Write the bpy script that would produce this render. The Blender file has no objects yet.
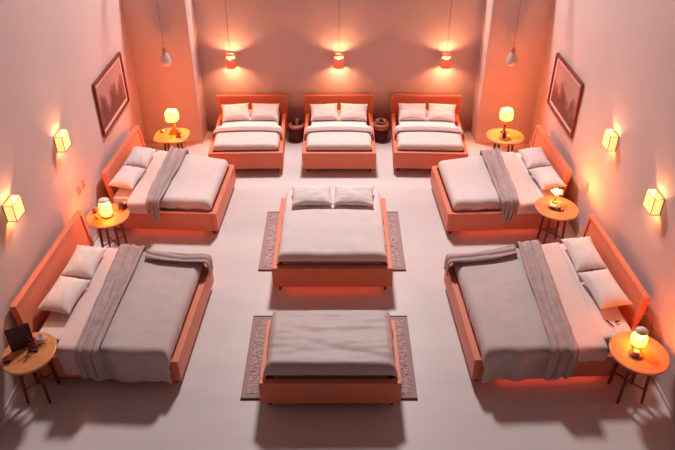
import bpy, bmesh, math, random
from mathutils import Vector, Matrix, noise

random.seed(4)
PI = math.pi
R = math.radians
S = bpy.context.scene
COL = S.collection

# ------------------------------------------------------------------ camera, world, light, exposure
cam = bpy.data.objects.new('camera', bpy.data.cameras.new('camera'))
COL.objects.link(cam)
cam.location = (0, 0, 6.4)
cam.rotation_euler = (R(56), 0, 0)
cam.data.sensor_width = 36
cam.data.lens = 659 / 675 * 36
cam.data.clip_end = 200
S.camera = cam

S.view_settings.view_transform = 'Standard'
S.view_settings.look = 'None'
S.view_settings.gamma = 1
S.view_settings.use_curve_mapping = False
S.view_settings.exposure = 0.30
S.cycles.max_bounces = 8
S.cycles.diffuse_bounces = 5
S.cycles.sample_clamp_indirect = 6
S.cycles.use_denoising = True

W = bpy.data.worlds.new('world')
S.world = W
W.use_nodes = True
W.node_tree.nodes['Background'].inputs[0].default_value = (1.0, 0.66, 0.66, 1)
W.node_tree.nodes['Background'].inputs[1].default_value = 0.055

def area(name, loc, target, size, power, color):
    d = bpy.data.lights.new(name, 'AREA')
    d.shape = 'DISK'
    d.size = size
    d.energy = power
    d.color = color
    d.spread = R(150)
    o = bpy.data.objects.new(name, d)
    COL.objects.link(o)
    o.location = loc
    o.rotation_euler = (Vector(target) - Vector(loc)).to_track_quat('-Z', 'Y').to_euler()
    return o
area('daylight', (0, 14.6, 9.2), (0, 9.8, 0), 1.5, 720, (0.92, 0.85, 0.83))

# ------------------------------------------------------------------ materials
def mat(name, c1, c2=None, scale=8, rough=.6, bump=0.0, bscale=40, stretch=(1, 1, 1), spec=.3,
        emis=None, estr=0, detail=4):
    m = bpy.data.materials.new(name)
    m.use_nodes = True
    nt = m.node_tree
    b = nt.nodes['Principled BSDF']
    b.inputs['Roughness'].default_value = rough
    b.inputs['Specular IOR Level'].default_value = spec
    tc = nt.nodes.new('ShaderNodeTexCoord')
    mp = nt.nodes.new('ShaderNodeMapping')
    mp.inputs['Scale'].default_value = stretch
    nt.links.new(tc.outputs['Object'], mp.inputs['Vector'])
    n = nt.nodes.new('ShaderNodeTexNoise')
    n.inputs['Scale'].default_value = scale
    n.inputs['Detail'].default_value = detail
    nt.links.new(mp.outputs[0], n.inputs['Vector'])
    r = nt.nodes.new('ShaderNodeValToRGB')
    r.color_ramp.elements[0].position = .3
    r.color_ramp.elements[1].position = .7
    r.color_ramp.elements[0].color = (*c1, 1)
    r.color_ramp.elements[1].color = (*(c2 or c1), 1)
    nt.links.new(n.outputs['Fac'], r.inputs[0])
    nt.links.new(r.outputs[0], b.inputs['Base Color'])
    if bump:
        n2 = nt.nodes.new('ShaderNodeTexNoise')
        n2.inputs['Scale'].default_value = bscale
        n2.inputs['Detail'].default_value = 5
        nt.links.new(mp.outputs[0], n2.inputs['Vector'])
        bp = nt.nodes.new('ShaderNodeBump')
        bp.inputs['Strength'].default_value = bump
        bp.inputs['Distance'].default_value = .02
        nt.links.new(n2.outputs['Fac'], bp.inputs['Height'])
        nt.links.new(bp.outputs[0], b.inputs['Normal'])
    if emis:
        b.inputs['Emission Color'].default_value = (*emis, 1)
        b.inputs['Emission Strength'].default_value = estr
    return m

M = {}
M['wall'] = mat('plaster', (.645, .49, .475), (.675, .515, .50), 1.2, .85, .05, 22, spec=.1)
M['floor'] = mat('pale_floor', (.67, .585, .575), (.73, .64, .63), 1.3, .42, .05, 9, (.35, 1.6, 1), spec=.35)
M['wood'] = mat('orange_wood', (.76, .22, .125), (.82, .25, .145), 5, .45, .05, 30, (1, 7, 7), spec=.35)
M['wood_edge'] = mat('pale_wood_edge', (.66, .25, .15), (.70, .28, .17), 6, .45, spec=.35)
M['wood_dark'] = mat('red_brown_wood', (.16, .03, .022), (.22, .045, .03), 9, .45, .05, 40, (1, 1, 5))
M['table'] = mat('amber_wood', (.66, .25, .09), (.74, .29, .11), 4, .4, .04, 30, (1, 6, 1), spec=.35)
M['sheet'] = mat('white_sheet', (.80, .69, .68), (.83, .72, .71), 6, .9, .06, 90, spec=.1)
M['duvet'] = mat('pale_duvet', (.74, .62, .60), (.78, .655, .635), 5, .9, .08, 70, spec=.1)
M['pillow'] = mat('pillow_cotton', (.76, .655, .645), (.80, .69, .68), 6, .9, .06, 90, spec=.1)
M['pink'] = mat('pink_sheet', (.80, .60, .56), (.83, .63, .59), 6, .9, .05, 80, spec=.1)
M['grey'] = mat('grey_blanket', (.60, .49, .475), (.64, .525, .51), 7, .95, .15, 120, spec=.08)
M['throw'] = mat('taupe_throw', (.44, .33, .325), (.52, .395, .385), 9, .95, .2, 110, spec=.08)
M['band'] = mat('folded_band', (.46, .36, .35), (.50, .39, .38), 7, .95, .1, 90, spec=.08)
M['satin'] = mat('mauve_cover', (.56, .435, .42), (.60, .465, .45), 6, .5, .08, 60, spec=.35)
M['frame'] = mat('dark_red_frame', (.16, .025, .025), (.22, .035, .033), 8, .4, spec=.4)
M['mat_board'] = mat('pink_mat_board', (.84, .58, .54), (.86, .60, .56), 6, .8)
M['black'] = mat('black_gloss', (.012, .01, .012), (.02, .015, .018), 6, .25, spec=.5)
M['dark'] = mat('dark_plum', (.05, .016, .022), (.07, .022, .03), 6, .35, spec=.5)
M['brass'] = mat('brass', (.42, .16, .05), (.5, .2, .07), 6, .3, spec=.6)
M['cream'] = mat('cream_ceramic', (.78, .66, .58), (.82, .7, .62), 6, .3, spec=.5)
M['glass_white'] = mat('opal_glass', (.60, .50, .48), (.64, .54, .52), 6, .25, spec=.5)
M['rose'] = mat('rose_ceramic', (.62, .24, .19), (.68, .28, .22), 6, .4, spec=.4)
M['wicker'] = mat('dark_wicker', (.10, .045, .035), (.20, .085, .06), 60, .7, .5, 70)
M['plum'] = mat('plum_drum', (.16, .03, .045), (.20, .04, .055), 6, .5)
M['cord'] = mat('cord', (.34, .16, .13), None, 5, .6)
M['white_plastic'] = mat('pink_plastic', (.62, .38, .34), (.65, .40, .36), 5, .5)
M['green'] = mat('olive_stem', (.16, .12, .03), (.22, .16, .05), 12, .5)
M['drum'] = mat('terracotta_shade', (.60, .12, .065), (.66, .14, .075), 10, .6, emis=(1.0, .15, .06), estr=.45)
M['shade'] = mat('lit_shade', (.8, .6, .3), None, 5, .7, emis=(1.0, .20, .010), estr=25)
M['crackle'] = mat('lit_crackle', (.8, .6, .3), None, 5, .4, emis=(1.0, .17, .008), estr=34)
M['sconce'] = mat('lit_glass', (.8, .6, .3), None, 5, .3, emis=(1.0, .60, .20), estr=1.05)

def bulb_mat(name, col, st):
    m = bpy.data.materials.new(name)
    m.use_nodes = True
    b = m.node_tree.nodes['Principled BSDF']
    b.inputs['Base Color'].default_value = (.8, .7, .5, 1)
    b.inputs['Emission Color'].default_value = (*col, 1)
    b.inputs['Emission Strength'].default_value = st
    return m
M['bulb_table'] = bulb_mat('bulb_table', (1.0, .30, .05), 750)
M['bulb_drum'] = bulb_mat('bulb_drum', (1.0, .46, .20), 900)
M['bulb_sconce'] = bulb_mat('bulb_sconce', (1.0, .44, .17), 650)
M['bulb_small'] = bulb_mat('bulb_small', (1.0, .28, .05), 2100)
M['strip'] = bulb_mat('strip', (1.0, .12, .06), 1.5)

def rug_mat():
    m = bpy.data.materials.new('patterned_rug')
    m.use_nodes = True
    nt = m.node_tree
    b = nt.nodes['Principled BSDF']
    b.inputs['Roughness'].default_value = .95
    b.inputs['Specular IOR Level'].default_value = .05
    tc = nt.nodes.new('ShaderNodeTexCoord')
    v = nt.nodes.new('ShaderNodeTexVoronoi')
    v.feature = 'DISTANCE_TO_EDGE'
    v.inputs['Scale'].default_value = 13
    nt.links.new(tc.outputs['Object'], v.inputs['Vector'])
    w = nt.nodes.new('ShaderNodeTexWave')
    w.wave_type = 'RINGS'
    w.inputs['Scale'].default_value = 6
    w.inputs['Distortion'].default_value = 9
    w.inputs['Detail'].default_value = 3
    w.inputs['Detail Scale'].default_value = 3
    nt.links.new(tc.outputs['Object'], w.inputs['Vector'])
    mx = nt.nodes.new('ShaderNodeMath')
    mx.operation = 'MULTIPLY_ADD'
    mx.inputs[1].default_value = 2.2
    nt.links.new(v.outputs['Distance'], mx.inputs[0])
    nt.links.new(w.outputs['Fac'], mx.inputs[2])
    r = nt.nodes.new('ShaderNodeValToRGB')
    e = r.color_ramp.elements
    e[0].position = .25
    e[0].color = (.30, .18, .175, 1)
    e[1].position = .9
    e[1].color = (.55, .40, .385, 1)
    nt.links.new(mx.outputs[0], r.inputs[0])
    nt.links.new(r.outputs[0], b.inputs['Base Color'])
    return m
M['rug'] = rug_mat()
M['rug_border'] = mat('rug_border', (.42, .29, .28), (.46, .32, .31), 30, .95, .2, 150, spec=.05)
M['rug_edge'] = mat('rug_edge', (.10, .05, .05), None, 30, .95)

def art_mat(name, seed):
    # a hazy hillside with trees, its own made-up picture
    m = bpy.data.materials.new(name)
    m.use_nodes = True
    nt = m.node_tree
    b = nt.nodes['Principled BSDF']
    b.inputs['Roughness'].default_value = .8
    tc = nt.nodes.new('ShaderNodeTexCoord')
    sp = nt.nodes.new('ShaderNodeSeparateXYZ')
    nt.links.new(tc.outputs['Generated'], sp.inputs[0])
    mp = nt.nodes.new('ShaderNodeMapping')
    mp.inputs['Location'].default_value = (seed, seed * 2, 0)
    mp.inputs['Scale'].default_value = (1, 2.2, .9)
    nt.links.new(tc.outputs['Generated'], mp.inputs[0])
    n = nt.nodes.new('ShaderNodeTexNoise')
    n.inputs['Scale'].default_value = 2.3
    n.inputs['Detail'].default_value = 6
    nt.links.new(mp.outputs[0], n.inputs['Vector'])
    a = nt.nodes.new('ShaderNodeMath')
    a.operation = 'MULTIPLY_ADD'
    a.inputs[1].default_value = 1.7
    nt.links.new(n.outputs['Fac'], a.inputs[0])
    s = nt.nodes.new('ShaderNodeMath')
    s.operation = 'SUBTRACT'
    s.inputs[0].default_value = .1
    nt.links.new(sp.outputs['Z'], s.inputs[1])
    nt.links.new(s.outputs[0], a.inputs[2])
    r = nt.nodes.new('ShaderNodeValToRGB')
    e = r.color_ramp.elements
    e[0].position = .36
    e[0].color = (.44, .24, .225, 1)
    e[1].position = .75
    e[1].color = (.15, .05, .045, 1)
    x = e.new(.45)
    x.color = (.27, .115, .105, 1)
    nt.links.new(a.outputs[0], r.inputs[0])
    nt.links.new(r.outputs[0], b.inputs['Base Color'])
    return m

# ------------------------------------------------------------------ mesh helpers
def newbm():
    return bmesh.new()

def box(bm, x0, x1, y0, y1, z0, z1, bev=0.0, seg=2, mtx=None):
    vs = [bm.verts.new((x, y, z)) for x in (x0, x1) for y in (y0, y1) for z in (z0, z1)]
    idx = [(0, 1, 3, 2), (4, 6, 7, 5), (0, 4, 5, 1), (2, 3, 7, 6), (0, 2, 6, 4), (1, 5, 7, 3)]
    fs = [bm.faces.new([vs[i] for i in f]) for f in idx]
    vv = vs
    if bev:
        es = list({e for f in fs for e in f.edges})
        r = bmesh.ops.bevel(bm, geom=es, offset=bev, segments=seg, affect='EDGES', profile=.5)
        vv = list({v for f in r['faces'] for v in f.verts} | {v for f in fs if f.is_valid for v in f.verts})
    if mtx is not None:
        bmesh.ops.transform(bm, matrix=mtx, verts=vv)
    return bm

def lathe(bm, prof, n=28, mtx=None, sq=None, rx=1, ry=1):
    """prof: list of (r, z); closes ends with r==0. sq: superellipse exponent."""
    rings = []
    allv = []
    for r, z in prof:
        if r < 1e-6:
            v = bm.verts.new((0, 0, z))
            rings.append([v])
            allv.append(v)
            continue
        ring = []
        for i in range(n):
            t = 2 * PI * i / n
            c, s = math.cos(t), math.sin(t)
            k = 1.0
            if sq:
                k = (abs(c) ** sq + abs(s) ** sq) ** (-1 / sq)
            v = bm.verts.new((r * c * k * rx, r * s * k * ry, z))
            ring.append(v)
            allv.append(v)
        rings.append(ring)
    for a, b in zip(rings, rings[1:]):
        for i in range(n):
            j = (i + 1) % n
            if len(a) == 1 and len(b) == 1:
                break
            if len(a) == 1:
                bm.faces.new((a[0], b[j], b[i]))
            elif len(b) == 1:
                bm.faces.new((a[i], a[j], b[0]))
            else:
                bm.faces.new((a[i], a[j], b[j], b[i]))
    if mtx is not None:
        bmesh.ops.transform(bm, matrix=mtx, verts=allv)
    bmesh.ops.recalc_face_normals(bm, faces=bm.faces[:])
    return bm

def tube(bm, pts, r, n=8, r1=None):
    pts = [Vector(p) for p in pts]
    rings = []
    for i, p in enumerate(pts):
        a = pts[max(i - 1, 0)]
        b = pts[min(i + 1, len(pts) - 1)]
        d = (b - a).normalized()
        u = d.cross(Vector((0, 0, 1)))
        if u.length < 1e-3:
            u = Vector((1, 0, 0))
        u.normalize()
        w = d.cross(u)
        k = i / max(len(pts) - 1, 1)
        rr = r if r1 is None else r + (r1 - r) * k
        rings.append([bm.verts.new(p + rr * (math.cos(2 * PI * j / n) * u + math.sin(2 * PI * j / n) * w)) for j in range(n)])
    for a, b in zip(rings, rings[1:]):
        for j in range(n):
            k = (j + 1) % n
            bm.faces.new((a[j], a[k], b[k], b[j]))
    bm.faces.new(rings[0][::-1])
    bm.faces.new(rings[-1])
    bmesh.ops.recalc_face_normals(bm, faces=bm.faces[:])
    return bm

def obj(name, bm, material, parent=None, smooth=False, loc=None, rot=None):
    me = bpy.data.meshes.new(name)
    bm.to_mesh(me)
    bm.free()
    me.materials.append(material)
    if smooth:
        for p in me.polygons:
            p.use_smooth = True
    o = bpy.data.objects.new(name, me)
    COL.objects.link(o)
    if parent is not None:
        o.parent = parent
    if loc is not None:
        o.location = loc
    if rot is not None:
        o.rotation_euler = rot
    return o

def tag(o, label, cat, group=None):
    o['label'] = label
    o['category'] = cat
    if group:
        o['group'] = group
    return o

def thing(name, label, cat, loc=(0, 0, 0), rz=0.0, group=None):
    o = bpy.data.objects.new(name, None)
    o.empty_display_size = .1
    COL.objects.link(o)
    o.location = loc
    o.rotation_euler = (0, 0, rz)
    return tag(o, label, cat, group)

def struct(name, bm, m):
    o = obj(name, bm, m)
    o['kind'] = 'structure'
    return o

def T(x, y, z):
    return Matrix.Translation((x, y, z))

# ------------------------------------------------------------------ the room
HX = 4.06
YA = 12.61          # alcove back wall
YC = 13.30          # recessed centre wall
RX0, RX1 = -2.87, 2.93
HB = 3.4
HS = 4.7
struct('floor', box(newbm(), -HX - .15, HX + .15, 1.0, YC + .15, -.12, 0), M['floor'])
struct('wall_left', box(newbm(), -HX - .15, -HX, 1.0, YA + .15, 0, HS), M['wall'])
struct('wall_right', box(newbm(), HX, HX + .15, 1.0, YA + .15, 0, HS), M['wall'])
struct('wall_back', box(newbm(), RX0 - .15, RX1 + .15, YC, YC + .15, 0, HB), M['wall'])
b = newbm()
box(b, -HX, RX0, YA, YA + .15, 0, HB)
box(b, RX0 - .15, RX0, YA + .15, YC, 0, HB)
struct('wall_back_left', b, M['wall'])
b = newbm()
box(b, RX1, HX, YA, YA + .15, 0, HB)
box(b, RX1, RX1 + .15, YA + .15, YC, 0, HB)
struct('wall_back_right', b, M['wall'])
struct('baseboard_back', box(newbm(), RX0, RX1, YC - .015, YC, 0, .07, .004), M['wall'])
struct('baseboard_back_left', box(newbm(), -HX, RX0, YA - .015, YA, 0, .07, .004), M['wall'])
struct('baseboard_back_right', box(newbm(), RX1, HX, YA - .015, YA, 0, .07, .004), M['wall'])
struct('baseboard_left', box(newbm(), -HX, -HX + .015, 1.0, YA - .015, 0, .07, .004), M['wall'])
struct('baseboard_right', box(newbm(), HX - .015, HX, 1.0, YA - .015, 0, .07, .004), M['wall'])
# rails high above the picture that the pendant cords hang from
struct('trim_1', box(newbm(), -HX, HX, 13.05, 13.11, 4.30, 4.36), M['wood_dark'])
struct('trim_2', box(newbm(), -HX, HX, 12.17, 12.23, 4.30, 4.36), M['wood_dark'])

# ------------------------------------------------------------------ rugs
def rug(x0, x1, y0, y1, label):
    cx, cy = (x0 + x1) / 2, (y0 + y1) / 2
    t = thing('rug', label, 'rug', (cx, cy, 0), 0, 'patterned rugs under the centre beds')
    w, h = (x1 - x0) / 2, (y1 - y0) / 2
    obj('border', box(newbm(), -w, w, -h, h, 0, .016, .004), M['rug_border'], t)
    obj('field', box(newbm(), -w + .07, w - .07, -h + .07, h - .07, .0165, .020, .001), M['rug'], t)
    for s in (-1, 1):
        obj('binding', box(newbm(), -w, w, s * h - .012, s * h + .012, .001, .0185, .003), M['rug_edge'], t)
rug(-1.21, 1.0, 5.60, 7.12, 'mauve patterned rug under the pillowless bed nearest the viewer')
rug(-1.25, 1.08, 8.20, 9.88, 'mauve patterned rug under the middle bed with two flat pillows')

# ------------------------------------------------------------------ bed building
ZR = .45            # rail top
def warp(o, Bd):
    """beds whose two long sides are not quite parallel: shift the sides of everything that lies on them"""
    if Bd['_far'] == 0 and Bd['_near'] == 0:
        return o
    w, L, near, far, nr = Bd['_w'], Bd['_L'], Bd['_near'], Bd['_far'], Bd['_nr']
    for v in o.data.vertices:
        u = (nr * v.co.x + w) / (2 * w)            # 0 far side, 1 near side
        v.co.x += nr * (-far * (1 - u) - near * u) * v.co.y / L
    return o

BINFO = {}
def bed(name, label, loc, rz, Wd, L, zm, hb=None, lean=.10, hbw=.04, near=0.0, far=0.0, nr=1, hbin=0.0, hbout=0.0):
    t = thing(name, label, 'bed', loc, rz, 'orange wooden beds')
    BINFO[t.name] = dict(_w=Wd / 2, _L=L, _near=near, _far=far, _nr=nr, zm=zm)
    w = Wd / 2
    zb = .11
    def P(*a):
        return warp(obj(*a), BINFO[t.name])
    P('footboard', box(newbm(), -w, w, 0, .085, zb, ZR + .005, .008), M['wood'], t)
    for s in (-1, 1):
        x0, x1 = sorted((s * w, s * (w - .075)))
        P('side_rail', box(newbm(), x0, x1, .087, L - lean - .08, zb, ZR, .008), M['wood'], t)
    P('slat_base', box(newbm(), -w + .08, w - .08, .09, L - lean - .1, .16, .24, .004), M['wood'], t)
    for s in (-1, 1):
        for y in (.09, L - .22):
            b = newbm()
            lathe(b, [(0, 0), (.022, 0), (.034, zb + .02), (0, zb + .02)], 12, T(s * (w - .10), y, 0))
            P('leg', b, M['wood_dark'], t)
    if hb:
        ww = w + hbw
        hn = hbin if nr > 0 else -hbout
        hp = hbin if nr < 0 else -hbout
        ends = {-1: -ww + hp, 1: ww - hn}
        mt = T(0, L - lean - .07, 0) @ Matrix.Rotation(-math.atan2(lean, hb), 4, 'X')
        o = P('headboard', box(newbm(), ends[-1], ends[1], 0, .07, .06, hb, .008, mtx=mt), M['wood'], t)
        b = newbm()
        for s in (-1, 1):
            x0, x1 = sorted((ends[s], ends[s] - s * .055))
            box(b, x0, x1, -.018, -.001, .47, hb, .005, mtx=mt)
        box(b, ends[-1] + .056, ends[1] - .056, -.018, -.001, hb - .05, hb, .005, mtx=mt)
        P('headboard_frame', b, M['wood'], o)
    else:
        P('head_rail', box(newbm(), -w + .077, w - .077, L - lean - .15, L - lean - .08, zb, ZR, .008), M['wood'], t)
    P('mattress', box(newbm(), -w + .14, w - .14, .165, L - lean - (.09 if hb else .19), .245, zm, .05, 4), M['sheet'], t)
    for p in t.children:
        if p.name.startswith('mattress'):
            for q in p.data.polygons:
                q.use_smooth = True
    return t

def fold(a, p0, p1, d0, d1, r):
    """1-D wrap: flat from p0 to p1, quarter round of radius r, then straight down. a is arc length from p0 (may be <0)."""
    q = PI / 2 * r
    Lf = (p1 - p0) - 2 * r
    a0 = a - r
    if a0 < 0 and d0 > 0:
        e = -a0
        if e < q:
            th = e / r
            return p0 + r - r * math.sin(th), r - r * math.cos(th)
        return p0, r + (e - q)
    if a0 > Lf and d1 > 0:
        e = a0 - Lf
        if e < q:
            th = e / r
            return p1 - r + r * math.sin(th), r - r * math.cos(th)
        return p1, r + (e - q)
    return p0 + a, 0.0

def cloth(name, material, parent, t0, t1, dt0, dt1, ya, yb, dy0, dy1, z, r=.05, wr=.008, wf=5.0, nt=70, ny=60,
          pleat=0.0, npleat=3, thick=.018, zmin=.13, nr=1, hang=.02, hangf=16, seed=0, railw=None, mound=0.0, wx=1.0):
    """cloth in bed coordinates. t across the bed (t>0 towards nr side), ya/yb = y bounds: numbers or functions of s in 0..1 over t."""
    fa = ya if callable(ya) else (lambda s: ya)
    fb = yb if callable(yb) else (lambda s: yb)
    bm = newbm()
    q = r - PI / 2 * r
    a_lo = -(dt0 - r - q + 0) if dt0 > 0 else 0
    a_hi = (t1 - t0) + (dt1 - r - q if dt1 > 0 else 0)
    if dt0 > 0:
        a_lo = -(dt0 - r - q)
    grid = []
    for i in range(nt + 1):
        s = i / nt
        a = a_lo + (a_hi - a_lo) * s
        tp, dzt = fold(a, t0, t1, dt0, dt1, r)
        y0, y1 = fa(s), fb(s)
        b_lo = -(dy0 - r - q) if dy0 > 0 else 0
        b_hi = (y1 - y0) + (dy1 - r - q if dy1 > 0 else 0)
        row = []
        for j in range(ny + 1):
            u = j / ny
            bb = b_lo + (b_hi - b_lo) * u
            yp, dzy = fold(bb, y0, y1, dy0, dy1, r)
            drop = math.hypot(dzt, dzy)
            if dzt > 0 and dzy > 0:
                drop = max(dzt, dzy) + .35 * min(dzt, dzy)
            nv = noise.noise(Vector((tp * wf * .55 * wx + seed, yp * wf + seed * 3, seed))) * wr
            nv += noise.noise(Vector((tp * wf * 2.2 * wx + seed, yp * wf * (1.4 + 2 * (1 - wx)), seed + 5))) * wr * .4
            zz = z - drop
            tt, yy = tp, yp
            top = max(0, 1 - drop / r)
            if pleat:
                ph = u * 2 * PI * npleat + 1.6 * noise.noise(Vector((tp * 1.6, u * 2, seed + 9)))
                pv = pleat * (math.sin(ph) + .5 * math.sin(ph * 1.7 + 1 + tp * 2))
            else:
                pv = 0
            zz += (nv + pv + abs(wr) * 1.4 + pleat * 1.5) * top
            zz += mound * top * (1 - min(1, abs((bb / max(y1 - y0, .01)) * 2 - 1)) ** 3)
            # hanging folds
            hz = min(1, dzt / .12)
            if hz > 0:
                k = hang * hz * (.6 + noise.noise(Vector((yp * hangf * .35, seed, 1.0))) + .6 * math.sin(yp * hangf + 3 * noise.noise(Vector((yp * 2, seed, 0)))))
                tt += max(k + pv * 1.2, -.004) if tp > (t0 + t1) / 2 else -max(k, 0)
            hy = min(1, dzy / .1)
            if hy > 0:
                k = hang * .5 * hz_(hy) * noise.noise(Vector((tp * 5, seed, 2.0)))
                yy += k if yp > (y0 + y1) / 2 else -abs(k)
            lim = zmin + .02 * noise.noise(Vector((yp * 4, tp * 4, seed)))
            zz = max(zz, lim)
            if railw and abs(tt) < railw + .008 and abs(tt) > railw - .10:
                zz = max(zz, ZR + .012)
            row.append(bm.verts.new((nr * tt, yy, zz)))
        grid.append(row)
    for i in range(nt):
        for j in range(ny):
            f = (grid[i][j], grid[i + 1][j], grid[i + 1][j + 1], grid[i][j + 1])
            bm.faces.new(f if nr > 0 else f[::-1])
    o = obj(name, bm, material, parent, True)
    m = o.modifiers.new('thickness', 'SOLIDIFY')
    m.thickness = thick
    m.offset = 1
    return o

def hz_(x):
    return x

def place(o, bedobj):
    warp(o, BINFO[bedobj.name])
    for c in o.children:
        warp(c, BINFO[bedobj.name])
    o.location = bedobj.location
    o.rotation_euler = bedobj.rotation_euler
    return o

def pillow_mesh(w, h, th, seed, wrk=.012):
    bm = newbm()
    n = 26
    def pt(i, j, sgn):
        u, v = -1 + 2 * i / n, -1 + 2 * j / n
        # pinched outline: edges bow in a little between pointed corners
        x = w / 2 * u * (1 - .07 * (1 - v * v))
        y = h / 2 * v * (1 - .09 * (1 - u * u))
        p = max(0, 1 - abs(u) ** 3.2) ** .62 * max(0, 1 - abs(v) ** 3.2) ** .62
        z = th / 2 * p
        z += wrk * p ** .4 * noise.noise(Vector((u * 2.1 + seed, v * 2.6, sgn + seed)))
        z += wrk * .6 * (1 - p) * math.sin(v * 17 + seed) * min(1, p * 6)
        return Vector((x, y, sgn * max(z, .004)))
    top = [[bm.verts.new(pt(i, j, 1)) for j in range(n + 1)] for i in range(n + 1)]
    bot = [[bm.verts.new(pt(i, j, -1)) for j in range(n + 1)] for i in range(n + 1)]
    for i in range(n):
        for j in range(n):
            bm.faces.new((top[i][j], top[i + 1][j], top[i + 1][j + 1], top[i][j + 1]))
            bm.faces.new((bot[i][j], bot[i][j + 1], bot[i + 1][j + 1], bot[i + 1][j]))
    for i in range(n):
        bm.faces.new((top[i][0], bot[i][0], bot[i + 1][0], top[i + 1][0]))
        bm.faces.new((top[i + 1][n], bot[i + 1][n], bot[i][n], top[i][n]))
        bm.faces.new((top[0][i + 1], bot[0][i + 1], bot[0][i], top[0][i]))
        bm.faces.new((top[n][i], bot[n][i], bot[n][i + 1], top[n][i + 1]))
    bmesh.ops.recalc_face_normals(bm, faces=bm.faces[:])
    return bm

def pillow(bedobj, x, y, z, w, h, th, tilt, label, seed, yaw=0.0, material='pillow'):
    I = BINFO[bedobj.name]
    u = (I['_nr'] * x + I['_w']) / (2 * I['_w'])
    x += I['_nr'] * (-I['_far'] * (1 - u) - I['_near'] * u) * y / I['_L']
    o = obj('pillow', pillow_mesh(w, h, th, seed), M[material], None, True)
    o.matrix_world = (Matrix.Translation(bedobj.location) @ bedobj.rotation_euler.to_matrix().to_4x4()
                      @ T(x, y, z) @ Matrix.Rotation(yaw, 4, 'Z') @ Matrix.Rotation(tilt, 4, 'X'))
    return tag(o, label, 'pillow', 'bed pillows')

# ---- three beds along the back wall
backs = [(-1.775, 'left', 'small orange bed at the back wall left of the other two there'),
         (.03, 'middle', 'small orange bed at the back wall between two drum nightstands'),
         (1.80, 'right', 'small orange bed at the back wall right of the other two there')]
plab = {'left': ('pale pillow on the left half of the leftmost back wall bed', 'pale pillow on the right half of the leftmost back wall bed'),
        'middle': ('pale pillow on the left half of the middle back wall bed', 'pale pillow on the right half of the middle back wall bed'),
        'right': ('pale pillow on the left half of the rightmost back wall bed', 'pale pillow on the right half of the rightmost back wall bed')}
for k, (x, which, lab) in enumerate(backs):
    zm = .56
    B = bed('bed', lab, (x, 11.28, 0), R((1.6, 0, -2.6)[k]), 1.43, 1.96, zm, .845, .03, hbw=.035)
    d = cloth('duvet', M['duvet'], None, -.61, .61, .09, .09, .10, .66, .08, 0, zm + .004, .05, .008, 4, 60, 40, thick=.02, zmin=.475, seed=k * 3.1)
    word = {'left': 'leftmost', 'middle': 'middle', 'right': 'rightmost'}[which]
    cloth('folded_top', M['band'], d, -.67, .67, .13, .13, lambda s: .66 - .12 * (abs(s - .5) * 2) ** 2.5, lambda s: .82 - .12 * (abs(s - .5) * 2) ** 2.5, 0, 0, zm + .04, .06, .006, 6, 60, 12, thick=.018, zmin=.49, seed=k + 8, mound=.012)
    cloth('folded_lining', M['sheet'], d, -.655, .655, .10, .10, lambda s: .825 - .12 * (abs(s - .5) * 2) ** 2.5, lambda s: .97 - .12 * (abs(s - .5) * 2) ** 2.5, 0, 0, zm + .02, .06, .006, 6, 60, 12, thick=.018, zmin=.49, seed=k + 18, mound=.012)
    place(d, B)
    tag(d, 'pale duvet with a folded top on the %s bed at the back wall' % word, 'duvet', 'duvets on the beds')
    pillow(B, -.305, 1.40, zm + .125, .58, .46, .16, R(24), plab[which][0], k * 2 + .3, R((8, 4, 2)[k]))
    pillow(B, .305, 1.40, zm + .125, .58, .46, .16, R(24), plab[which][1], k * 2 + 1.3, R((-3, -4, -5)[k]))

# ---- the two beds in the middle of the room
B = BMID = bed('bed', 'low orange platform bed in mid room with two flat pillows and pale duvet', (-.075, 7.64, .021), 0, 1.78, 2.16, .61)
d = cloth('duvet', M['duvet'], None, -.775, .775, .13, .13, .10, 1.92, .085, .10, .615, .06, .011, 3.0, 80, 70, thick=.022, zmin=.47, seed=31)
place(d, B)
tag(d, 'pale pinkish duvet on the mid room bed with flat pillows', 'duvet', 'duvets on the beds')
pillow(B, -.345, 1.58, .615 + .135, .66, .50, .15, R(8), 'flat pale pillow on the left half of the mid room bed', 41, R(3))
pillow(B, .345, 1.58, .615 + .135, .66, .50, .15, R(8), 'flat pale pillow on the right half of the mid room bed', 42, R(-3))

B = bed('bed', 'short orange platform bed nearest the viewer with mauve cover and no pillow', (-.085, 5.42, .021), 0, 1.70, 1.30, .60)
d = cloth('bed_cover', M['satin'], None, -.755, .755, .12, .12, .095, 1.10, .085, .10, .605, .06, .022, 4.2, 110, 120, thick=.02, zmin=.48, seed=52, mound=.03, wx=.35)
place(d, B)
tag(d, 'mauve wrinkled bed cover on the short bed nearest the viewer', 'bed cover', 'duvets on the beds')

# ---- the four beds along the side walls
def side_bed(nr, foot_near, foot_far, L, zm, hb, near, far, hbin, hbout, lab):
    n, f = Vector((*foot_near, 0)), Vector((*foot_far, 0))
    Wd = (f - n).length
    c = (n + f) / 2
    dx = (n - f) * nr                      # local +x direction
    rz = math.atan2(dx.y, dx.x)
    return bed('bed', lab, c, rz, Wd, L, zm, hb, .12, near=near, far=far, nr=nr, hbin=hbin, hbout=hbout), Wd

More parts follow.
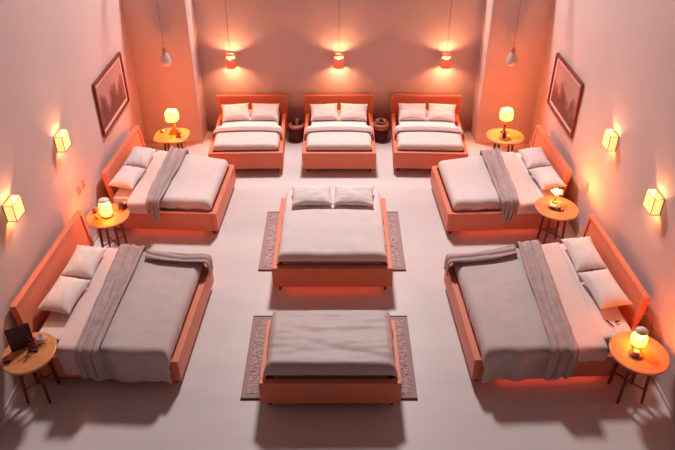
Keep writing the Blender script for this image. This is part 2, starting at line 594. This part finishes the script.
BLR, WLR = side_bed(-1, (-2.01, 9.14), (-1.92, 10.82), 2.00, .60, .94, 0, .50, .36, .05, 'orange bed on the left wall beyond the lit round table with pale duvet')
BRR, WRR = side_bed(1, (1.83, 9.13), (1.75, 10.78), 2.16, .60, .97, .0, .50, .40, .05, 'orange bed on the right wall under the slanted picture with pale duvet')
BLN, WLN = side_bed(-1, (-1.97, 5.79), (-1.87, 7.81), 2.07, .60, 1.07, .0, .30, .24, .06, 'large orange bed on the left wall at the front with grey blanket')
BRN, WRN = side_bed(1, (1.70, 5.82), (1.61, 7.82), 2.29, .60, .99, -.02, .50, .42, -.10, 'large orange bed on the right wall at the front with grey blanket')

# warm strip lights fixed under the frames, whose glow shows on the floor around the beds
def strip(B, side, y0, y1):
    I = BINFO[B.name]
    w = I['_w']
    if side == 'foot':
        o = obj('strip_light', box(newbm(), -w + .15, w - .15, .092, .14, .098, .158), M['strip'], B)
    else:
        x0, x1 = sorted((side * (w - .082), side * (w - .13)))
        o = obj('strip_light', box(newbm(), x0, x1, y0, y1, .098, .158), M['strip'], B)
    warp(o, I)
strip(BMID, 'foot', 0, 0)
strip(BLR, -1, .25, 1.5)
strip(BRR, 1, .25, 1.6)
strip(BRN, 1, .35, 1.7)

def lerp(a, b):
    return lambda s: a + (b - a) * s

# rear side beds: pale duvet inside the frame, pink turned-down sheet, taupe throw hanging over the near rail
def rear_bedding(B, Wd, nr, side, thr, shy, seed):
    w, zm = Wd / 2, .60
    d = cloth('duvet', M['duvet'], None, -w + .115, w - .115, .13, .13, .125, thr[1] - .12, .13, 0, zm + .004, .07, .006, 3.2, 80, 60, thick=.022, zmin=.475, nr=nr, seed=seed)
    tag(place(d, B), 'smooth pale duvet on the %s wall bed under the framed picture' % side, 'duvet', 'duvets on the beds')
    p = cloth('top_sheet', M['pink'], None, -w + .115, w + .012, .10, .16, lerp(thr[1] + .0, thr[3] + .01), shy, 0, 0, zm + .003, .05, .005, 4, 70, 24, thick=.014, zmin=.3, nr=nr, hang=.008, seed=seed + 2, railw=w)
    tag(place(p, B), 'pink turned down sheet on the rear bed at the %s wall' % side, 'sheet', 'turned down sheets')
    t = cloth('throw_blanket', M['throw'], None, -w + .095, w + .05, .11, thr[4], lambda s: thr[0] + (thr[2] - thr[0]) * s + .05 * max(0, s - .75) * 4, lambda s: thr[1] + (thr[3] - thr[1]) * s - .07 * max(0, s - .75) * 4, 0, 0, zm + .05, .05, .022, 6, 90, 60, pleat=.016, npleat=3.5, thick=.012, zmin=.14, nr=nr, hang=.02, seed=seed + 4)
    tag(place(t, B), 'taupe crumpled throw across the rear bed at the %s wall' % side, 'throw', 'taupe throws')

rear_bedding(BLR, WLR, -1, 'left', (.88, 1.22, .88, 1.12, .30), lambda s: 1.48, 61)
rear_bedding(BRR, WRR, 1, 'right', (.92, 1.27, .82, 1.12, .30), lambda s: 1.56, 66)

def front_bedding(B, Wd, nr, side, thr, shy, shdrop, seed):
    w, zm = Wd / 2, .60
    d = cloth('grey_blanket', M['grey'], None, -w + .115, w + .014, .13, .46, .112, lerp(thr[1] - .09, thr[3] - .09), .13, 0, zm + .004, .07, .010, 3.0, 120, 90, thick=.018, zmin=.135, nr=nr, hang=.034, hangf=14, seed=seed, railw=w)
    e = cloth('turned_edge', M['throw'], d, -w + .08, -w + .30, .13, 0, -.018, lerp(thr[0] - .03, thr[0] - .09), .22, 0, zm + .055, .05, .010, 5, 30, 100, thick=.014, zmin=.3, nr=nr, seed=seed + 1)
    for v in e.data.vertices:              # pleats that run along the turned edge
        x = abs(v.co.x)
        if v.co.z > zm:
            v.co.z += .013 * (1 + math.sin((x - w + .3) * 62 + 2.4 * noise.noise(Vector((v.co.y * 1.5, seed, 0)))))
        v.co.x -= math.copysign(1, v.co.x) * (.06 * math.sin(max(0, v.co.y) * 2.6 + .1) if v.co.z > zm else 0)
    tag(place(d, B), 'large grey blanket draped over the front bed at the %s wall' % side, 'blanket', 'grey blankets')
    p = cloth('top_sheet', M['pink'], None, -w + .115, w + .014, .10, shdrop, lerp(thr[1] - .01, thr[3] - .01), shy, 0, 0, zm + .003, .05, .005, 4, 80, 24, thick=.014, zmin=.12, nr=nr, hang=.008, seed=seed + 2, railw=w)
    tag(place(p, B), 'pink turned down sheet on the front bed at the %s wall' % side, 'sheet', 'turned down sheets')
    t = cloth('throw_blanket', M['throw'], None, -w + .085, w + .125, .09, thr[4], lerp(thr[0], thr[2]), lerp(thr[1], thr[3]), 0, 0, zm + .055, .06, .022, 5, 110, 60, pleat=.013, npleat=2.8, thick=.012, zmin=.14, nr=nr, hang=.02, seed=seed + 4)
    tag(place(t, B), 'taupe throw laid across the front bed at the %s wall' % side, 'throw', 'taupe throws')

front_bedding(BLN, WLN, -1, 'left', (.98, 1.36, .90, 1.18, .38), lerp(1.64, 1.46), .40, 71)
front_bedding(BRN, WRN, 1, 'right', (1.08, 1.42, .84, 1.18, .38), lerp(1.74, 1.62), .18, 77)

for (B, nr, L, side, pos, w, tn, tf) in ((BLR, -1, 2.00, 'left', 'rear', .69, .33, -.25), (BRR, 1, 2.16, 'right', 'rear', .69, .33, -.25),
                                         (BLN, -1, 2.06, 'left', 'front', .705, .24, -.41), (BRN, 1, 2.29, 'right', 'front', .77, .20, -.45)):
    for tt in (-1, 1):
        word = 'far' if tt < 0 else 'near'
        pillow(B, nr * (tn if tt > 0 else tf), L - .36, .60 + .145, w, .43, .20, R(7),
               'pale pillow at the %s end of the headboard, %s bed at the %s wall' % (word, pos, side), L * 7 + tt * 3 + nr, R(2.5 * tt * nr))

# ------------------------------------------------------------------ tables
ZT = .72            # side tables beside the beds
ZB = .66            # the two corner tables
def table(label, x, y, rx, ry, sq=None, nlegs=4, rz=0.0, spread=.72, ang=PI / 4, ZT=.72):
    t = thing('side_table', label, 'side table', (x, y, 0), rz, 'amber wooden side tables')
    obj('table_top', lathe(newbm(), [(0, ZT - .035), (.93, ZT - .035), (.985, ZT - .028), (1, ZT - .016), (.985, ZT - .004), (.96, ZT), (0, ZT)], 48, None, sq, rx, ry), M['table'], t)
    pts = []
    for k in range(nlegs):
        a = ang + 2 * PI * k / nlegs
        p0 = Vector((rx * .5 * math.cos(a), ry * .5 * math.sin(a), ZT - .034))
        p1 = Vector((rx * .62 * math.cos(a), ry * .62 * math.sin(a), 0))
        obj('leg', tube(newbm(), [p1, p0], .017, 10, .023), M['wood_dark'], t)
        pts.append(p1.lerp(p0, .32))
    b = newbm()
    if nlegs == 4:
        tube(b, [pts[0], pts[2]], .010)
        tube(b, [pts[1] + Vector((0, 0, .0)), pts[3]], .010)
    else:
        c = sum(pts, Vector()) / len(pts)
        for p in pts:
            tube(b, [p, c], .010)
    obj('stretcher', b, M['wood_dark'], t)
    return t
table('rounded square side table in the left back corner under a lit lamp', -3.24, 11.66, .335, .33, 3.2, ZT=ZB)
table('oval side table in the right back corner under a lit lamp', 3.27, 11.62, .36, .35, 2.3, ZT=ZB)
table('round side table between the two left wall beds', -3.624, 8.703, 0.331, 0.356)
table('round side table between the two right wall beds', 3.522, 8.927, 0.341, 0.366)
table('round side table at the left front corner holding a black framed photo', -3.700, 5.700, 0.310, 0.356)
table('round side table at the right front corner holding a crackled glass lamp', 3.619, 5.700, 0.341, 0.366)

# ------------------------------------------------------------------ lamps
def bulb(parent, r, m, z, x=0, y=0):
    b = newbm()
    lathe(b, [(0, -r), (r * .6, -r * .8), (r, 0), (r * .6, r * .8), (0, r)], 12, T(x, y, z))
    return obj('bulb', b, M[m], parent, True)

def shade_lamp(label, x, y, wedge):
    t = thing('table_lamp', label, 'lamp', (x, y, ZB), 0, 'lit table lamps')
    b = newbm()
    if wedge:
        box(b, -.10, .06, -.05, .05, 0, .02, .006)
        bmv = [b.verts.new(v) for v in ((-.095, -.04, .021), (.05, -.04, .021), (.05, .04, .021), (-.095, .04, .021), (.015, -.02, .19), (.05, -.02, .19), (.05, .02, .19), (.015, .02, .19))]
        for f in ((0, 3, 2, 1), (4, 5, 6, 7), (0, 1, 5, 4), (1, 2, 6, 5), (2, 3, 7, 6), (3, 0, 4, 7)):
            b.faces.new([bmv[i] for i in f])
    else:
        lathe(b, [(0, 0), (.075, 0), (.075, .015), (.03, .03), (.022, .12), (.03, .19), (0, .19)], 20)
    obj('base', b, M['wood_dark'] if not wedge else M['brass'], t, False)
    xo = .03 if wedge else 0
    obj('stem', tube(newbm(), [(xo, 0, .185), (xo * .3, 0, .36)], .009), M['brass'], t)
    xo *= .3
    b = newbm()
    prof = [(.100, .295), (.118, .315), (.122, .39), (.116, .46), (.100, .49)]
    lathe(b, prof + [(r - .004, z) for r, z in prof[::-1]] + [prof[0]], 28, T(xo, 0, 0), 3)
    obj('lamp_shade', b, M['shade'], t, True)
    bulb(t, .030, 'bulb_table', .395, xo)
    return t
shade_lamp('lit lamp with cream shade and slanted wooden base, left back corner table', -3.20, 11.70, True)
shade_lamp('lit lamp with cream shade on the right back corner table', 3.27, 11.76, False)

# left wall lamp: glowing cylinder with a pale cap
t = thing('table_lamp', 'glowing cylinder lamp with pale lid on the round table between left beds', 'lamp', (-3.622, 8.673, ZT), 0, 'lit table lamps')
obj('base', lathe(newbm(), [(0, 0), (.085, 0), (.09, .02), (.07, .035), (0, .035)], 24), M['brass'], t, True)
prof = [(.075, .04), (.088, .07), (.09, .20), (.08, .24)]
obj('lamp_shade', lathe(newbm(), prof + [(r - .004, z) for r, z in prof[::-1]] + [prof[0]], 24), M['crackle'], t, True)
b = newbm()
lathe(b, [(0, .325), (.05, .318), (.08, .295), (.088, .28), (0, .28)], 24)
for k in range(3):
    tube(b, [(.075 * math.cos(k * 2.1), .075 * math.sin(k * 2.1), .23), (.075 * math.cos(k * 2.1), .075 * math.sin(k * 2.1), .285)], .006)
obj('lid', b, M['cream'], t, True)
bulb(t, .028, 'bulb_small', .15)

# right front lamp: crackled glass body with white dome, cord to the wall
t = thing('table_lamp', 'glowing crackled glass lamp with white dome on the right front table', 'lamp', (3.622, 5.798, ZT + .002), 0, 'lit table lamps')
obj('base', lathe(newbm(), [(0, 0), (.06, 0), (.065, .015), (.05, .03), (0, .03)], 24), M['brass'], t, True)
prof = [(.055, .032), (.085, .06), (.095, .11), (.09, .16), (.07, .19)]
obj('lamp_shade', lathe(newbm(), prof + [(r - .004, z) for r, z in prof[::-1]] + [prof[0]], 24), M['crackle'], t, True)
b = newbm()
lathe(b, [(0, .29), (.04, .285), (.07, .26), (.078, .235), (0, .235)], 24)
for k in range(3):
    tube(b, [(.066 * math.cos(k * 2.1 + 1), .066 * math.sin(k * 2.1 + 1), .185), (.066 * math.cos(k * 2.1 + 1), .066 * math.sin(k * 2.1 + 1), .24)], .006)
obj('dome', b, M['cream'], t, True)
bulb(t, .026, 'bulb_small', .12)
obj('cord', tube(newbm(), [(-.02, .06, .018), (.02, .22, .018), (.10, .34, .10), (.20, .40, .16), (.33, .42, .12), (.37, .44, .0), (.385, .45, -.12)], .005), M['cord'], t, True)

# right wall lamp: small candle lamp with a leaf-like glowing head
t = thing('table_lamp', 'small glowing flower shaped lamp on the round table between right beds', 'lamp', (3.532, 9.083, ZT), 0, 'lit table lamps')
obj('base', lathe(newbm(), [(0, 0), (.04, 0), (.045, .01), (.02, .025), (0, .025)], 18), M['brass'], t, True)
obj('stem', tube(newbm(), [(0, 0, .02), (-.01, 0, .10), (0, 0, .16)], .012), M['green'], t, True)
b = newbm()
for k in range(5):
    a = 2 * PI * k / 5 + .3
    q = []
    for i in range(5):
        u = i / 4
        rr = .02 + .075 * u
        zz = .16 + .10 * u - .05 * u * u
        wd = .04 * math.sin(PI * (.12 + .8 * u))
        c, s = math.cos(a), math.sin(a)
        q.append((b.verts.new((rr * c - wd * s, rr * s + wd * c, zz)), b.verts.new((rr * c, rr * s, zz - .008)), b.verts.new((rr * c + wd * s, rr * s - wd * c, zz))))
    for p0, p1 in zip(q, q[1:]):
        b.faces.new((p0[0], p0[1], p1[1], p1[0]))
        b.faces.new((p0[1], p0[2], p1[2], p1[1]))
o = obj('petals', b, M['crackle'], t, True)
o.modifiers.new('thickness', 'SOLIDIFY').thickness = .005
bulb(t, .024, 'bulb_small', .215)

# wall sconces: glass box open at top and bottom on a back plate
def sconce(x, y, z, s, label):
    t = thing('wall_sconce', label, 'wall lamp', (x, y, z), 0, 'lit glass wall sconces')
    w, d, h = .125, .125, .115
    obj('back_plate', box(newbm(), *sorted((0, -s * .014)), -w, w, -h, h, .003), M['brass'], t)
    b = newbm()
    box(b, *sorted((-s * (d - .006), -s * d)), -w, w, -h, h)
    for e in (-1, 1):
        box(b, *sorted((-s * .0145, -s * (d - .0065))), *sorted((e * w, e * (w - .006))), -h, h)
    obj('glass_box', b, M['sconce'], t)
    b = newbm()
    for e in (-1, 1):
        for f in (-1, 1):
            tube(b, [(-s * d, e * w, f * h), (-s * .01, e * w, f * h)], .006, 6)
        tube(b, [(-s * d, e * w, -h), (-s * d, e * w, h)], .006, 6)
        tube(b, [(-s * d, -w, e * h), (-s * d, w, e * h)], .006, 6)
    obj('wire_edge', b, M['brass'], t)
    bulb(t, .026, 'bulb_sconce', 0, -s * .065)
sconce(-HX, 6.86, 2.02, -1, 'glowing glass box sconce on left wall above front bed')
sconce(-HX, 8.62, 2.06, -1, 'glowing glass box sconce on left wall nearer the slanted picture')
sconce(HX, 7.07, 1.98, 1, 'glowing glass box sconce on right wall above front bed')
sconce(HX, 8.70, 2.03, 1, 'glowing glass box sconce on right wall nearer the slanted picture')

# drum pendants close to the back wall
for x, lab in ((-2.19, 'left drum pendant glowing above the leftmost back wall bed'), (.03, 'middle drum pendant glowing above the middle back wall bed'), (2.225, 'right drum pendant glowing above the rightmost back wall bed')):
    t = thing('pendant_lamp', lab.replace('drum', 'terracotta drum'), 'pendant lamp', (x, 13.08, 1.60), 0, 'drum pendants along the back wall')
    h, r = .105, .10
    b = newbm()
    lathe(b, [(r, -h), (r, h), (r - .008, h), (r - .008, -h), (r, -h)], 28)
    obj('lamp_shade', b, M['drum'], t, True)
    b = newbm()
    for k in range(3):
        a = k * 2 * PI / 3
        tube(b, [((r - .01) * math.cos(a), (r - .01) * math.sin(a), h), (r * .8 * math.cos(a), r * .8 * math.sin(a), h + .07)], .004, 6)
    pr = [(r * .8 * math.cos(2 * PI * k / 20), r * .8 * math.sin(2 * PI * k / 20), h + .07) for k in range(21)]
    tube(b, pr, .006, 6)
    for k in range(3):
        a = k * 2 * PI / 3
        tube(b, [(r * .8 * math.cos(a), r * .8 * math.sin(a), h + .07), (0, 0, h + .085)], .004, 6)
    obj('hanger', b, M['brass'], t)
    bulb(t, .026, 'bulb_drum', .055)
    bulb(t, .026, 'bulb_drum', -.05)
    obj('cord', tube(newbm(), [(0, 0, .03), (0, 0, 2.70)], .006, 6), M['cord'], t)

# unlit opal teardrop pendants in the alcoves
for x, lab in ((-3.28, 'unlit white teardrop pendant hanging over the left back corner table'), (3.33, 'unlit white teardrop pendant hanging over the right back corner table')):
    t = thing('pendant_lamp', lab, 'pendant lamp', (x, 12.2, 1.86), 0, 'white teardrop pendants')
    prof = [(0, 0), (.06, .006), (.095, .03), (.108, .07), (.100, .13), (.078, .19), (.05, .245), (.036, .27), (0, .27)]
    obj('glass_shade', lathe(newbm(), prof, 28), M['glass_white'], t, True)
    obj('cap', lathe(newbm(), [(0, .268), (.042, .268), (.045, .30), (.034, .325), (.03, .36), (.012, .375), (0, .375)], 20), M['brass'], t, True)
    obj('cord', tube(newbm(), [(0, 0, .37), (0, 0, 2.44)], .006, 6), M['cord'], t)

# ------------------------------------------------------------------ pictures on the side walls
def picture(x, y0, y1, z0, z1, s, lab, seed):
    yc, zc = (y0 + y1) / 2, (z0 + z1) / 2
    t = thing('framed_picture', lab, 'picture', (x, yc, zc), 0, 'framed landscape pictures')
    w, h = (y1 - y0) / 2, (z1 - z0) / 2
    b = newbm()
    f = .04
    X = sorted((-s * .002, -s * .05))
    box(b, *X, -w, -w + f, -h, h, .005)
    box(b, *X, w - f, w, -h, h, .005)
    box(b, *X, -w + f, w - f, -h, -h + f, .005)
    box(b, *X, -w + f, w - f, h - f, h, .005)
    obj('frame', b, M['frame'], t)
    obj('mat_board', box(newbm(), *sorted((-s * .004, -s * .02)), -w + f, w - f, -h + f, h - f), M['mat_board'], t)
    g = f + .065
    obj('print', box(newbm(), *sorted((-s * .0205, -s * .024)), -w + g, w - g, -h + g, h - g), art_mat('hazy_print_%d' % seed, seed), t)
picture(-HX, 10.30, 11.90, 1.27, 2.24, -1, 'dark red framed landscape on the left wall', 3)
picture(HX, 10.26, 11.78, 1.28, 2.27, 1, 'dark red framed landscape on the right wall', 11)

# ------------------------------------------------------------------ wall outlets
def outlet(x, y, z, s, n, lab):
    t = thing('wall_outlet', lab, 'outlet', (x, y, z), 0, 'wall outlets')
    for k in range(n):
        o = (k - (n - 1) / 2) * .20
        p = obj('plate', box(newbm(), *sorted((0, -s * .014)), o - .055, o + .055, -.075, .075, .004), M['white_plastic'], t)
        for e in (-1, 1):
            obj('socket', box(newbm(), *sorted((-s * .0145, -s * .018)), o - .022, o + .022, e * .034 - .02, e * .034 + .02, .001), M['cord'], p)
outlet(-HX, 8.98, 1.08, -1, 2, 'double wall outlet above the table between left beds')
outlet(HX, 9.22, .93, 1, 1, 'single wall outlet above the table between right beds')
outlet(HX, 6.27, .52, 1, 1, 'wall outlet behind the right front table with a cord in it')

# ------------------------------------------------------------------ nightstands between back beds
t = thing('nightstand', 'round wicker drum nightstand left of the middle back bed', 'nightstand', (-.875, 12.80, 0), 0, 'drum nightstands at the back wall')
obj('body', lathe(newbm(), [(0, 0), (.15, 0), (.165, .05), (.17, .16), (.165, .27), (.15, .30), (0, .30)], 28), M['wicker'], t, True)
obj('top', lathe(newbm(), [(0, .301), (.165, .301), (.172, .32), (.165, .345), (0, .345)], 28), M['rose'], t, True)
t = thing('nightstand', 'round plum drum nightstand right of the middle back bed', 'nightstand', (.92, 12.80, 0), 0, 'drum nightstands at the back wall')
obj('body', lathe(newbm(), [(0, 0), (.15, 0), (.16, .02), (.16, .27), (0, .27)], 28), M['plum'], t, True)
obj('top', lathe(newbm(), [(0, .271), (.165, .271), (.175, .29), (.175, .36), (.165, .375), (0, .375)], 28), M['rose'], t, True)
tag(obj('jar', lathe(newbm(), [(0, 0), (.04, 0), (.05, .04), (.035, .10), (.03, .11), (0, .11)], 16), M['dark'], None, True, (-.93, 12.80, .345)), 'small dark jar left on the wicker nightstand', 'jar')
tag(obj('vase', lathe(newbm(), [(0, 0), (.03, 0), (.035, .05), (.02, .12), (.026, .15), (.02, .15), (.015, .11), (0, .10)], 16), M['rose'], None, True, (-.86, 12.76, .345)), 'small rose vase in the middle of the wicker nightstand', 'vase')
tag(obj('pot', lathe(newbm(), [(0, 0), (.035, 0), (.05, .06), (.048, .09), (.04, .09), (.035, .05), (0, .05)], 16), M['dark'], None, True, (-.79, 12.82, .345)), 'small dark pot right on the wicker nightstand', 'pot')
t = thing('bowl', 'rose bowl with a dark hollow on the plum nightstand', 'bowl', (.92, 12.80, .375), 0)
obj('shell', lathe(newbm(), [(0, 0), (.06, 0), (.10, .03), (.115, .065), (.105, .065), (.088, .035), (0, .02)], 24), M['rose'], t, True)
obj('filling', lathe(newbm(), [(0, .022), (.06, .026), (.045, .06), (.02, .09), (0, .095)], 16, T(.005, .01, 0)), M['dark'], t, True)

# ------------------------------------------------------------------ small things on the tables
def dish(lab, x, y, r, m):
    return tag(obj('dish', lathe(newbm(), [(0, 0), (r * .6, 0), (r, .022), (r * .95, .026), (r * .55, .010), (0, .010)], 24), M[m], None, True, (x, y, ZT)), lab, 'dish')
# left back corner
t = thing('trinket_dish', 'small dark dish at the left of the left back corner table', 'dish', (-3.43, 11.80, ZB))
obj('shell', lathe(newbm(), [(0, 0), (.045, 0), (.07, .025), (.064, .028), (.04, .010), (0, .010)], 20), M['dark'], t, True)
obj('filling', lathe(newbm(), [(0, .011), (.04, .012), (.03, .035), (0, .042)], 14), M['cream'], t, True)
t = thing('figurine', 'small brass bird figurine beside the slanted base lamp', 'figurine', (-3.09, 11.58, ZB))
obj('body', lathe(newbm(), [(0, 0), (.055, 0), (.06, .012), (.03, .02), (.05, .05), (.045, .085), (.02, .11), (.028, .14), (.018, .165), (0, .17)], 18), M['brass'], t, True)
obj('tail', tube(newbm(), [(.03, 0, .06), (.07, -.02, .09), (.09, -.03, .13)], .014, 8, .004), M['dark'], t, True)
# right back corner: tray with bottle and cup
tag(obj('tray', lathe(newbm(), [(0, 0), (.11, 0), (.12, .02), (.114, .02), (.105, .008), (0, .008)], 28), M['brass'], None, True, (3.245, 11.52, ZB)), 'small round brass tray on the right back corner table', 'tray')
t = thing('bottle', 'small dark bottle on the brass tray in the right back corner', 'bottle', (3.22, 11.52, ZB + .008))
obj('body', lathe(newbm(), [(0, 0), (.035, 0), (.04, .02), (.04, .07), (.018, .10), (.016, .115), (0, .115)], 18), M['dark'], t, True)
obj('stopper', lathe(newbm(), [(0, .1155), (.02, .1155), (.026, .13), (.018, .15), (0, .155)], 14), M['dark'], t, True)
tag(obj('cup', lathe(newbm(), [(0, 0), (.025, 0), (.034, .055), (.030, .055), (.022, .01), (0, .01)], 18), M['cream'], None, True, (3.30, 11.51, ZB + .008)), 'cream cup on the brass tray in the right back corner', 'cup')
# left wall round table
t = thing('compact_camera', 'small dark camera at the right of the left round table', 'camera', (-3.433, 8.905, ZT), R(20))
obj('body', box(newbm(), -.07, .07, -.04, .04, 0, .085, .012), M['dark'], t, True)
obj('lens', lathe(newbm(), [(0, 0), (.032, 0), (.032, .05), (.024, .055), (0, .045)], 18, T(.0, -.041, .045) @ Matrix.Rotation(R(90), 4, 'X')), M['black'], t, True)
obj('flash', box(newbm(), .02, .055, -.02, .02, .0855, .11, .005), M['cream'], t)
t = thing('bottle', 'small dark bottle at the left edge of the left round table', 'bottle', (-3.839, 8.766, ZT))
obj('body', lathe(newbm(), [(0, 0), (.03, 0), (.034, .02), (.032, .06), (.014, .085), (0, .085)], 16), M['dark'], t, True)
obj('stopper', lathe(newbm(), [(0, .0855), (.016, .0855), (.016, .11), (0, .112)], 12), M['brass'], t, True)
t = thing('figurine', 'small cream animal figurine at the front left of the glowing cylinder lamp', 'figurine', (-3.760, 8.608, ZT))
b = newbm()
lathe(b, [(0, -.035), (.025, -.025), (.033, 0), (.025, .025), (0, .035)], 14, T(0, 0, .04) @ Matrix.Rotation(R(75), 4, 'Y'))
for px in (-.022, .022):
    for py in (-.015, .015):
        tube(b, [(px, py, 0), (px * .9, py * .9, .035)], .008, 6)
obj('body', b, M['cream'], t, True)
obj('head', lathe(newbm(), [(0, -.02), (.018, -.01), (.02, .006), (0, .022)], 12, T(.042, 0, .07)), M['brass'], t, True)
# right wall round table: dark tray with pink cups
t = thing('tray', 'dark heart shaped tray on the round table between right beds', 'tray', (3.482, 8.895, ZT), R(-30))
b = newbm()
N = 40
prof = [(.0, 0), (.8, 0), (1, .022), (.94, .022), (.76, .008), (0, .008)]
rings = []
for r, z in prof:
    if r == 0:
        rings.append([b.verts.new((0, 0, z))])
        continue
    ring = []
    for i in range(N):
        a = 2 * PI * i / N
        rad = .12 * (1 + .18 * math.cos(a * 2) - .16 * abs(math.cos(a / 2 + PI / 2)) ** 6)
        ring.append(b.verts.new((rad * r * math.cos(a), rad * .72 * r * math.sin(a), z)))
    rings.append(ring)
for A, C in zip(rings, rings[1:]):
    for i in range(N):
        j = (i + 1) % N
        if len(A) == 1:
            b.faces.new((A[0], C[j], C[i]))
        elif len(C) == 1:
            b.faces.new((A[i], A[j], C[0]))
        else:
            b.faces.new((A[i], A[j], C[j], C[i]))
bmesh.ops.recalc_face_normals(b, faces=b.faces[:])
obj('shell', b, M['dark'], t, True)
tag(obj('trinket_box', box(newbm(), -.05, .05, -.032, .032, 0, .035, .012, 3), M['cream'], None, True, (3.453, 8.915, ZT + .009), (0, 0, R(-25))), 'small pale box on the dark tray between right beds', 'box')
tag(obj('candle', lathe(newbm(), [(0, 0), (.026, 0), (.026, .04), (.02, .045), (0, .04)], 16), M['rose'], None, True, (3.537, 8.875, ZT + .009)), 'short rose candle on the dark tray between right beds', 'candle')
# left front table: black framed photo, cup, twigs, small box
t = thing('photo_frame', 'black framed photo leaning at the wall on the left front table', 'photo frame', (-3.790, 5.769, ZT), R(33))
mt = Matrix.Rotation(R(-8), 4, 'X')
obj('frame', box(newbm(), -.135, .135, -.012, .012, .002, .31, .004, mtx=mt), M['black'], t)
obj('glass', box(newbm(), -.12, .12, -.0135, -.0125, .02, .29, mtx=mt), M['dark'], t)
obj('prop', box(newbm(), -.03, .03, .10, .106, 0, .22, mtx=Matrix.Rotation(R(14), 4, 'X')), M['black'], t)
t = thing('mug', 'pale mug with dark rim in front of the black framed photo', 'mug', (-3.622, 5.867, ZT))
obj('body', lathe(newbm(), [(0, 0), (.04, 0), (.052, .02), (.055, .09), (.05, .09), (.045, .02), (0, .015)], 22), M['cream'], t, True)
obj('handle', tube(newbm(), [(.052, 0, .075), (.085, 0, .07), (.09, 0, .045), (.08, 0, .025), (.051, 0, .022)], .008), M['cream'], t, True)
t = thing('ornament', 'dark twig ornament with crossed arms on the left front table', 'ornament', (-3.651, 5.729, ZT))
obj('base', box(newbm(), -.06, .06, -.035, .035, 0, .02, .005), M['dark'], t)
b = newbm()
tube(b, [(-.05, 0, .02), (.05, .02, .17)], .010)
tube(b, [(.05, 0, .02), (-.03, .02, .20)], .010)
tube(b, [(-.04, .0, .10), (.06, .0, .11)], .008)
obj('twigs', b, M['frame'], t)
obj('bead', lathe(newbm(), [(0, -.022), (.02, -.01), (.02, .01), (0, .022)], 14, T(.045, .02, .185)), M['rose'], t, True)
t = thing('trinket_box', 'tiny dark box at the wall end of the left front table', 'box', (-3.888, 5.541, ZT), R(20))
obj('body', box(newbm(), -.04, .04, -.03, .03, 0, .035, .004), M['dark'], t)
obj('lid', box(newbm(), -.043, .043, -.033, .033, .0355, .05, .005), M['frame'], t)
# right front table: dish with a candle
t = thing('candle_dish', 'round dish with a candle before the crackled glass lamp', 'candle dish', (3.562, 5.660, ZT))
obj('dish', lathe(newbm(), [(0, 0), (.06, 0), (.082, .03), (.074, .032), (.055, .010), (0, .010)], 24), M['frame'], t, True)
obj('candle', lathe(newbm(), [(0, .0105), (.04, .0105), (.04, .05), (.03, .055), (0, .048)], 18), M['cream'], t, True)
# little things on the right front bed
tag(obj('pen', tube(newbm(), [(0, -.06, 0), (0, .05, 0), (0, .065, 0)], .008, 8), M['black'], None, True, (3.50, 6.30, .625), (0, 0, R(24))), 'short black pen lying on the right front bed', 'pen')
tag(obj('clip', box(newbm(), -.03, .03, -.012, .012, 0, .018, .005), M['black'], None, False, (3.60, 6.34, .615), (0, 0, R(25))), 'tiny black clip lying beside the pen on the right front bed', 'clip')
